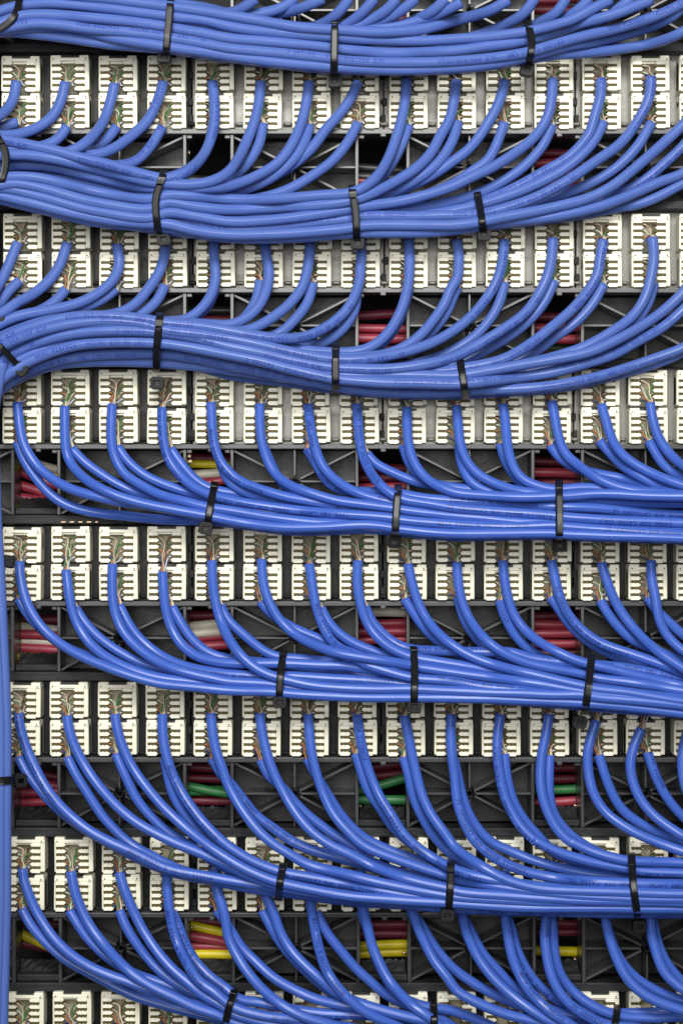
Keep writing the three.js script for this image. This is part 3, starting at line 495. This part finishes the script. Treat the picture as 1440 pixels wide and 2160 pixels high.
// every cable lies on those already laid: cells of 12 units remember where their surfaces are
const cells = new Map();
const cellKey = (x, y) => Math.floor(x / 12) * 4096 + Math.floor(y / 12);
function laid(x, y, reach, fn) {
  const n = Math.ceil(reach / 12);
  for (let i = -n; i <= n; i++) for (let j = -n; j <= n; j++) { const c = cells.get(cellKey(x + i * 12, y + j * 12)); if (c) for (const q of c) fn(q); }
}
function smooth(a, n) { for (let k = 0; k < n; k++) { const b = a.slice(); for (let i = 1; i < a.length - 1; i++) a[i] = (b[i - 1] + 2 * b[i] + b[i + 1]) / 4; } }
const STEP = 7;
function layCable(pts, rad, base, startZ, wob, front) {
  const curve = new THREE.CatmullRomCurve3(pts.map(([x, y]) => new THREE.Vector3(x, y, 0)), false, 'centripetal');
  const n = Math.max(4, Math.round(curve.getLength() / STEP)), s = curve.getSpacedPoints(n);
  const xs = s.map(p => p.x), ys = s.map(p => p.y), ph = rr(0, 6.28);
  const ln = i => i * STEP;
  for (let i = 0; i <= n; i++) { ys[i] += wob * Math.sin(ln(i) / 47 + ph) * Math.min(1, i / 12); xs[i] += wob * Math.sin(ln(i) / 59 + ph * 2) * Math.min(1, i / 12) * 0.6; }
  smooth(xs, 4); smooth(ys, 4);
  let z = xs.map((_, i) => { const q = Math.min(1, ln(i) / 70); const w = front ? Math.max(0, Math.min(1, (ln(i) - 110) / 240)) : 0; return startZ + (base - startZ) * q * q * (3 - 2 * q) + 52 * w * w * (3 - 2 * w); });
  const need = z.slice(), floorZ = base;
  for (let i = 0; i <= n; i++) laid(xs[i], ys[i], 24, q => {
    const D = (rad + q[3]) * (front ? (q[4] ? 0.92 : 0.95) : q[4] ? 0.9 : 0.66), d = Math.hypot(q[0] - xs[i], q[1] - ys[i]);
    if (d < D) need[i] = Math.max(need[i], q[2] + Math.sqrt(D * D - d * d));
    if (!front && !q[4]) need[i] = Math.min(need[i], floorZ + 46);          // cables deep in a bundle pack tightly
  });
  if (front) for (let i = 0; i <= n; i++) if (need[i] > 95) need[i] = 95 + (need[i] - 95) * 0.7;
  if (startZ < base) for (let i = 0; i < 4; i++) need[i] = Math.min(need[i], z[i] + 4);
  const wide = need.map((_, i) => { let m = -1e9; for (let j = -6; j <= 6; j++) m = Math.max(m, (need[i + j] ?? -1e9) - Math.abs(j) * 0.5); return m; });
  smooth(wide, 26);
  z = wide.map((v, i) => startZ < base ? v * Math.min(1, i / 5) + z[i] * (1 - Math.min(1, i / 5)) : v);
  smooth(z, 3);
  for (let i = 0; i <= n; i++) { const k = cellKey(xs[i], ys[i]); if (!cells.has(k)) cells.set(k, []); cells.get(k).push([xs[i], ys[i], z[i], rad, front]); }
  return xs.map((x, i) => [x, ys[i], z[i]]);
}
function tubeGeometry(path, rad, { flip = 1, twist = 0, drift = 0.15, capStart = true, sides = 14 } = {}) {
  const pos = [], uv = [], idx = [], n = path.length, pp = path.map(p => P(...p));
  let len = 0; const T = new THREE.Vector3(), N = new THREE.Vector3(), B = new THREE.Vector3(), Z = new THREE.Vector3(0, 0, 1);
  const ph = rr(0, 6.28), u0 = rnd();
  for (let i = 0; i < n; i++) {
    if (i) len += pp[i].distanceTo(pp[i - 1]);
    T.copy(pp[Math.min(n - 1, i + 1)]).sub(pp[Math.max(0, i - 1)]).normalize();
    N.copy(Z).addScaledVector(T, -Z.dot(T)).normalize(); B.crossVectors(T, N);
    const tw = twist + drift * Math.sin(len / 0.05 + ph);
    for (let j = 0; j <= sides; j++) {
      const a = j / sides * Math.PI * 2, lump = 1 + 0.010 * Math.sin(2 * a + len / 0.0042 + ph) + 0.010 * Math.sin(len / 0.009 + ph), r = rad * U * lump;
      const ca = Math.cos(a) * r, sa = Math.sin(a) * r;
      pos.push(pp[i].x + N.x * ca + B.x * sa, pp[i].y + N.y * ca + B.y * sa, pp[i].z + N.z * ca + B.z * sa);
      uv.push(u0 + flip * len / (1104 * U), 0.5 - flip * (a / (Math.PI * 2) + tw / (Math.PI * 2)));
    }
    if (i) for (let j = 0; j < sides; j++) { const q = (i - 1) * (sides + 1) + j; idx.push(q, q + sides + 1, q + 1, q + 1, q + sides + 1, q + sides + 2); }
  }
  if (capStart) { const c = pos.length / 3; pos.push(pp[0].x, pp[0].y, pp[0].z); uv.push(0, 0.1); for (let j = 0; j < sides; j++) idx.push(c, j, j + 1); }
  const g = new THREE.BufferGeometry();
  g.setAttribute('position', new THREE.Float32BufferAttribute(pos, 3)); g.setAttribute('uv', new THREE.Float32BufferAttribute(uv, 2)); g.setIndex(idx); g.computeVertexNormals();
  return g;
}
function wiresOf(parent, jack, path) {
  const [jx, jy] = jack, [ex, ey, ez] = path[0];
  const order = [['whiteBrown', 'brown'], ['whiteGreen', 'green'], ['orange', 'whiteOrange'], ['blue', 'whiteBlue']];
  order.forEach((pair, i) => pair.forEach((name, s) => {
    if (i < 2 && s === 0 && rnd() < 0.25) name = ['whiteOrange', 'whiteBrown'][i];
    if (i === 0 && s === 1 && rnd() < 0.5) name = 'green';
    const side = s ? 1 : -1, sy = jy + SLOT[i] - 0.5, cx = jx + (i < 2 ? 40 + side * rr(0, 5) + rr(-2, 4) : 38 + side * rr(2, 9));
    const a = s * Math.PI + i * 0.8 + 0.4, ox = Math.cos(a) * 5, oz = Math.sin(a) * 4, edge = jx + (s ? 51 : 25);
    const top = Math.min(ey - 4, sy + rr(3, i < 2 ? 18 : 10));
    const pts = [P(ex + ox, ey + 5, ez + oz), P(ex + ox * 1.1, ey - 2, ez + oz + 1)];
    if (ey - top > 14) pts.push(P((ex + cx) / 2 + rr(-3, 3), (ey + top) / 2, rr(-5, 4)));
    pts.push(P(cx, top, rr(-12, -1)), P(edge - side * 2, sy + rr(-1, 1.5), rr(-3, 1)), P(edge + side * 5, sy, -5), P(edge + side * 9, sy, -9));
    const m = part('wire', new THREE.TubeGeometry(new THREE.CatmullRomCurve3(pts, false, 'centripetal'), 14, rr(1.45, 1.85) * U, 6), WIRES[name], parent);
    return m;
  }));
}
// the cables that lie uppermost in each bundle, in the order in which they were laid on the rest
const UPPERMOST = {
  '-1': 't5 t4 t3 t2 t1 t0', 0: 'u3 u2 u1 u0 u13 u15 u14 u11 u9 u8 u6 u5 u4', 1: 'u3 u2 u1 u0 u4 u5 u6 u8 u9 u13 u12 u14 u15 l14 u11 u10 u7',
  2: 'u10 u9 u12 u13 u11 u4 l6 u6 u5 u0 u2 u3 u1 u7 u8', 3: 'u3 l2 u1 u2 l7 u6 u7 u5 u0 u4 u11 u10 u9 u8 u12 u13',
  4: 'u0 u1 u3 u2 u4 u5 u6 u7 u8 u9 u10 u11 u12 u13 u14', 5: 'u0 u1 u2 l3 u3 l4 u4 u5 u6 u7 u8 u9 u10 u11 u12 u13', 6: 'u0 u1 u2 u3', 7: 'v0 v1',
};
const TOPRUN = ['running along the upper front of', 'second from the top along the front of', 'third from the top along the front of', 'fourth from the top along the front of', 'fifth from the top along the front of', 'along the lowest edge of',
  'sweeping over the seventh column into', 'entering over the sixth column into', 'entering after the sixth column into', 'entering over the eighth column into', 'entering before the tenth column into', 'entering just before the ninth column tie into', 'entering over the tenth column into', 'entering over the eleventh column into', 'sweeping flat over the tenth column into', 'entering over the twelfth column into', 'entering beside the third tie of', 'entering over the thirteenth column into', 'entering over the fourteenth column into'];
const ROWORDER = [6, 5, 4, 3, 2, 1, 0, -1, 7];
const CABLEPATHS = [];
for (const row of ROWORDER) {
 const last = UPPERMOST[row].split(' ');
 for (const key of [...Object.keys(TRACES[row]).filter(k => !last.includes(k)), ...last]) {
  const kind = key[0], col = +key.slice(1), set = row >= 2 && row !== 7 ? 1 : 0;
  const pts = TRACES[row][key].split(' ').map(p => p.split(',').map(Number));
  { const [ax, ay] = pts[pts.length - 2], [bx, by] = pts[pts.length - 1], d = Math.hypot(bx - ax, by - ay);   // runs on beyond the picture
    if (bx > -140 && bx < 1580 && by < 2300) pts.push([bx + (bx - ax) / d * 200, by + (by - ay) / d * 200 + (row === 5 ? 60 : 0)]); }
  const rad = (row < 2 ? 11.2 : row < 4 ? 10.5 : 10.7) * rr(0.98, 1.02) * (row === 7 ? 1.1 : 1);
  const free = kind === 'u' || kind === 'l';
  const path = layCable(pts, rad, { u: 17, l: 13, t: 22, v: 66 }[kind], free ? (kind === 'u' ? 9 : 5) : 99, 0.7, last.includes(key));
  CABLEPATHS.push(path);
  const label = kind === 't' ? `blue cable ${TOPRUN[col]} the bundle above the top row`
    : kind === 'v' ? `blue cable of the upright bundle beside the first column, ${col ? 'the one at the picture edge' : 'the one nearest the jacks'}`
      : `blue cable from the ${kind === 'u' ? 'upper' : 'lower'} jack in the ${ORD[col]} column, ${ROWN[row]} row`;
  const t = thing('network_cable', label, 'cable', new THREE.Vector3(), 'blue network cables');
  const printed = PRINTED.has(`${row}${key}`);
  const jack = JACKPOS[`${row}${key}`];
  part('jacket', tubeGeometry(path, rad, { flip: row < 2 ? 1 : -1, twist: printed ? rr(-0.3, 0.3) : rr(2.3, 4.0), drift: printed ? 0.35 : 0.55 }), JACKET[set][Math.floor(rnd() * 3)], t);
  if (free && jack) wiresOf(t, jack, path);
 }
}

// ---------------------------------------------------------------- cable ties: each strap is pulled tight over the cables it holds
function topAt(x, y) { let z = -1e9; laid(x, y, 14, q => { const d = Math.hypot(q[0] - x, q[1] - y); if (d < q[3]) z = Math.max(z, q[2] + Math.sqrt(q[3] * q[3] - d * d)); }); return z; }
const headShape = (() => { const s = new THREE.Shape(), w = 13 * U, h = 12 * U, c = 4 * U; s.moveTo(-w + c, -h); s.lineTo(w - c, -h); s.lineTo(w, -h + c); s.lineTo(w, h - c); s.lineTo(w - c, h); s.lineTo(-w + c, h); s.lineTo(-w, h - c); s.lineTo(-w, -h + c); const o = new THREE.Path(); o.moveTo(-7 * U, -6 * U); o.lineTo(-7 * U, 5 * U); o.lineTo(7 * U, 5 * U); o.lineTo(7 * U, -6 * U); s.holes.push(o); return s; })();
const headG = new THREE.ExtrudeGeometry(headShape, { depth: 17 * U, bevelEnabled: true, bevelSize: 1 * U, bevelThickness: 1.2 * U, bevelSegments: 2 });
headG.translate(0, 0, -9 * U);
const pawlG = mergeGeometries([box(-7, 7, -5, 6, -8, 2, 1), box(-5, 5, -3.5, -1.5, 1, 4, 0.6), box(-5, 5, 0, 2, 1, 4, 0.6)]);
function cableTie(label, line, head, width = 16, mats = [M.tie, M.tieHead]) {
  const c = new THREE.CatmullRomCurve3(line.map(([x, y]) => new THREE.Vector3(x, y, 0))), n = Math.max(10, Math.round(c.getLength() / 4)), s = c.getSpacedPoints(n);
  let raw = s.map((p, i) => [i, topAt(p.x, p.y)]).filter(q => q[1] > -1e8);
  if (!raw.length) raw = [[0, 40], [n, 40]];
  const lo = Math.min(...raw.map(q => q[1]));
  const i0 = raw[0][0], i1 = raw[raw.length - 1][0];
  raw = [[i0 - 1.2, raw[0][1] - 11], ...raw, [i1 + 1.2, raw[raw.length - 1][1] - 11]];
  const hull = [];                                                 // upper hull: a taut strap bridges the hollows
  for (const q of raw) { while (hull.length > 1) { const [a, b] = [hull[hull.length - 2], hull[hull.length - 1]]; if ((b[0] - a[0]) * (q[1] - a[1]) - (b[1] - a[1]) * (q[0] - a[0]) >= 0) hull.pop(); else break; } hull.push(q); }
  const zAt = i => { for (let k = 1; k < hull.length; k++) if (i <= hull[k][0]) { const [a, b] = [hull[k - 1], hull[k]]; return a[1] + (b[1] - a[1]) * (i - a[0]) / (b[0] - a[0]); } return hull[hull.length - 1][1]; };
  const at = i => { const q = Math.max(0, Math.min(n, i)), a = s[Math.floor(q)], b = s[Math.min(n, Math.floor(q) + 1)], f = q - Math.floor(q); const e = s[n], d = s[n - 1], h = s[0], g = s[1]; const v = a.clone().lerp(b, f); if (i > n) v.addScaledVector(e.clone().sub(d), i - n); if (i < 0) v.addScaledVector(h.clone().sub(g), -i); return v; };
  const front = []; for (let i = i0 - 1.2; i <= i1 + 1.21; i += 0.5) { const v = at(i); front.push([v.x, v.y, zAt(i) + 2.4]); }
  const zs = front.map(q => q[2]); smooth(zs, 6); front.forEach((q, i) => { q[2] = zs[i]; });
  const A = front[0], Bq = front[front.length - 1], back = Math.min(8, lo - 30);
  const loop = [...front, [Bq[0] + (Bq[0] - front[front.length - 4][0]) * 0.5, Bq[1] + 3, Bq[2] - 14], [Bq[0], Bq[1] + 1, back + 6], [Bq[0] * 0.8 + A[0] * 0.2, Bq[1] * 0.8 + A[1] * 0.2, back], [Bq[0] * 0.2 + A[0] * 0.8, Bq[1] * 0.2 + A[1] * 0.8, back], [A[0], A[1] - 1, back + 6], [A[0], A[1] - 3, A[2] - 14]];
  const cc = new THREE.CatmullRomCurve3(loop.map(q => P(...q)), true, 'centripetal'), m = 110, pts = cc.getSpacedPoints(m);
  const L0 = s[0], L1 = s[n], W = new THREE.Vector3(L1.y - L0.y, (L1.x - L0.x), 0).normalize();  // across the strap (drawing y runs down)
  const pos = [], idx = [], hw = width / 2 * U, th = 2.3 * U, prof = [[-hw, -th * 0.6], [-hw * 0.86, th], [-hw * 0.55, th * 0.72], [hw * 0.55, th * 0.72], [hw * 0.86, th], [hw, -th * 0.6], [hw * 0.9, -th], [-hw * 0.9, -th]];
  const T = new THREE.Vector3(), Nn = new THREE.Vector3();
  for (let i = 0; i <= m; i++) {
    T.copy(pts[(i + 1) % m]).sub(pts[(i + m - 1) % m]).normalize(); Nn.crossVectors(W, T).normalize(); if (i === 8 && Nn.z < 0) W.negate(), Nn.negate();
    for (const [a, b] of prof) { const p = pts[i % m]; pos.push(p.x + W.x * a + Nn.x * b, p.y + W.y * a + Nn.y * b, p.z + W.z * a + Nn.z * b); }
    if (i) for (let j = 0; j < 8; j++) { const q = (i - 1) * 8 + j, k = (i - 1) * 8 + (j + 1) % 8; idx.push(q, k, q + 8, k, k + 8, q + 8); }
  }
  let g = new THREE.BufferGeometry(); g.setAttribute('position', new THREE.Float32BufferAttribute(pos, 3)); g.setIndex(idx); g = g.toNonIndexed(); g.computeVertexNormals();
  const t = thing('cable_tie', label, 'cable tie', new THREE.Vector3(), 'black cable ties');
  part('strap', g, mats[0], t);
  if (head) {
    const [hx, hy, dz = 0, rot = 0] = head, zh = Math.max(18, Bq[2] - 8) + dz;
    const h = part('head', headG, mats[1], t); h.position.copy(P(hx, hy, zh)); h.rotation.z = rot;
    part('pawl', pawlG, mats[0], h);
  }
  return t;
}
const B = ['bundle above the top row', 'bundle under the top row', 'bundle under the second row', 'bundle under the third row', 'bundle under the fourth row', 'bundle under the fifth row', 'bundle at the bottom edge'];
const tieLabel = (i, b, extra = '') => `black cable tie, ${['first', 'second', 'third'][i]} along the ${B[b]}${extra}`;
cableTie(tieLabel(0, 0), [[361, -14], [357, 40], [353, 80], [350, 118]], [347, 120, -8]);
cableTie(tieLabel(1, 0), [[706, 46], [705, 100], [704, 160]], [706, 172, -6]);
cableTie(tieLabel(2, 0), [[1114, 52], [1121, 90], [1114, 138]], [1110, 148, 0, -0.2]);
cableTie(tieLabel(0, 1), [[344, 370], [329, 420], [333, 488]], [346, 505, -4, 0.2]);
cableTie(tieLabel(1, 1), [[743, 402], [750, 450], [752, 500]], [754, 513, -4]);
cableTie(tieLabel(2, 1), [[1006, 408], [1013, 445], [1018, 484]], [1020, 495, 0]);
cableTie(tieLabel(0, 2), [[337, 672], [331, 735], [330, 798]], [332, 808, 0]);
cableTie(tieLabel(1, 2), [[708, 734], [707, 780], [708, 826]], null);
cableTie(tieLabel(2, 2), [[971, 768], [976, 800], [981, 832]], null);
cableTie(tieLabel(0, 3, ', head showing its window'), [[452, 1025], [445, 1062], [439, 1096]], [434, 1114, 0, -0.15]);
cableTie(tieLabel(1, 3), [[840, 1024], [836, 1070], [833, 1128]], [831, 1143, 0, -0.05]);
cableTie(tieLabel(2, 3), [[1178, 1018], [1179, 1070], [1179, 1138]], [1180, 1150, 0]);
cableTie(tieLabel(0, 4), [[597, 1380], [592, 1420], [589, 1466]], [590, 1480, 0]);
cableTie(tieLabel(1, 4), [[872, 1368], [874, 1420], [873, 1478]], [873, 1489, 0]);
cableTie(tieLabel(2, 4), [[1246, 1392], [1240, 1450], [1232, 1508]], [1222, 1523, 0, -0.2]);
cableTie(tieLabel(0, 5), [[597, 1826], [591, 1858], [588, 1892]], null);
cableTie(tieLabel(1, 5), [[950, 1825], [949, 1870], [946, 1914]], [943, 1929, 0]);
cableTie(tieLabel(2, 5), [[1331, 1810], [1335, 1870], [1344, 1936]], [1347, 1953, 0]);
cableTie(tieLabel(0, 6), [[493, 2094], [482, 2130], [472, 2175]], null);
cableTie(tieLabel(1, 6), [[914, 2120], [915, 2150], [914, 2190]], null);
cableTie(tieLabel(2, 6), [[1302, 2120], [1298, 2150], [1294, 2190]], null);
cableTie('black cable tie curving round the start of the bundle above the top row', [[43, -12], [36, 24], [20, 46], [-8, 66]], null);
cableTie('black cable tie round the start of the bundle under the top row', [[-4, 290], [10, 315], [13, 345], [4, 385]], null);
cableTie('black cable tie slanting across the start of the bundle under the second row', [[-12, 718], [12, 742], [36, 768]], [45, 778, 6, -0.7], 13);
{ const t = thing('tie_head', 'black head of a cable tie on the start of the second bundle, upper one', 'tie head', P(-2, 666, 70)); part('head', headG, M.tieHead, t); part('pawl', pawlG, M.tie, t); }
{ const t = thing('tie_head', 'large black cable tie head beside the first jack of the fourth row', 'tie head', P(14, 1184, 92)); const h = part('head', box(-18, 18, -13, 13, -12, 10, 5), M.tieHead, t); h.rotation.z = -0.15; part('tail', box(-40, -14, -8, 10, -4, 4, 2), M.tie, t); }
cableTie('black cable tie round the upright bundle beside the fifth row', [[-28, 1648], [-8, 1648], [24, 1646]], null, 17, [M.tie, M.tieHead]);
{ const t = thing('tie_head', 'black cable tie head and grey stub standing off the upright bundle beside the fifth row', 'tie head', P(42, 1646, 66)); const h = part('head', headG, M.tieHead, t); h.scale.set(0.95, 1.05, 1.2); h.rotation.y = 0.5; part('tail', box(-24, -9, -6, 6, -5, 3, 1.5), M.tieHead, t); const k = part('stub', mergeGeometries([box(-48, -24, -4, 12, 10, 34, 4), box(-46, -32, 8, 40, 8, 28, 4)]), M.greyTie, t); k.rotation.z = 0.12; }

// light that leaks through a row of slits in the rail over the fourth row
[[134, 9], [152, 9], [170, 8], [188, 9], [204, 4], [367, 11]].forEach(([x, w], i) => {
  const m = new THREE.Mesh(box(-w / 2, w / 2, -1.2, 1.2, -1, 0), M.slot); m.name = numbered('lit_slit'); m.position.copy(P(x, 1101, -10)); scene.add(m);
  m.userData = { label: `${ORD[i]} small warm lit slit in the rail over the fourth row`, category: 'slit', group: 'lit slits over the fourth row' };
});
scene.traverse(o => { if (o.isLight) o.castShadow = !o.isRectAreaLight; });
renderer.render(scene, camera);
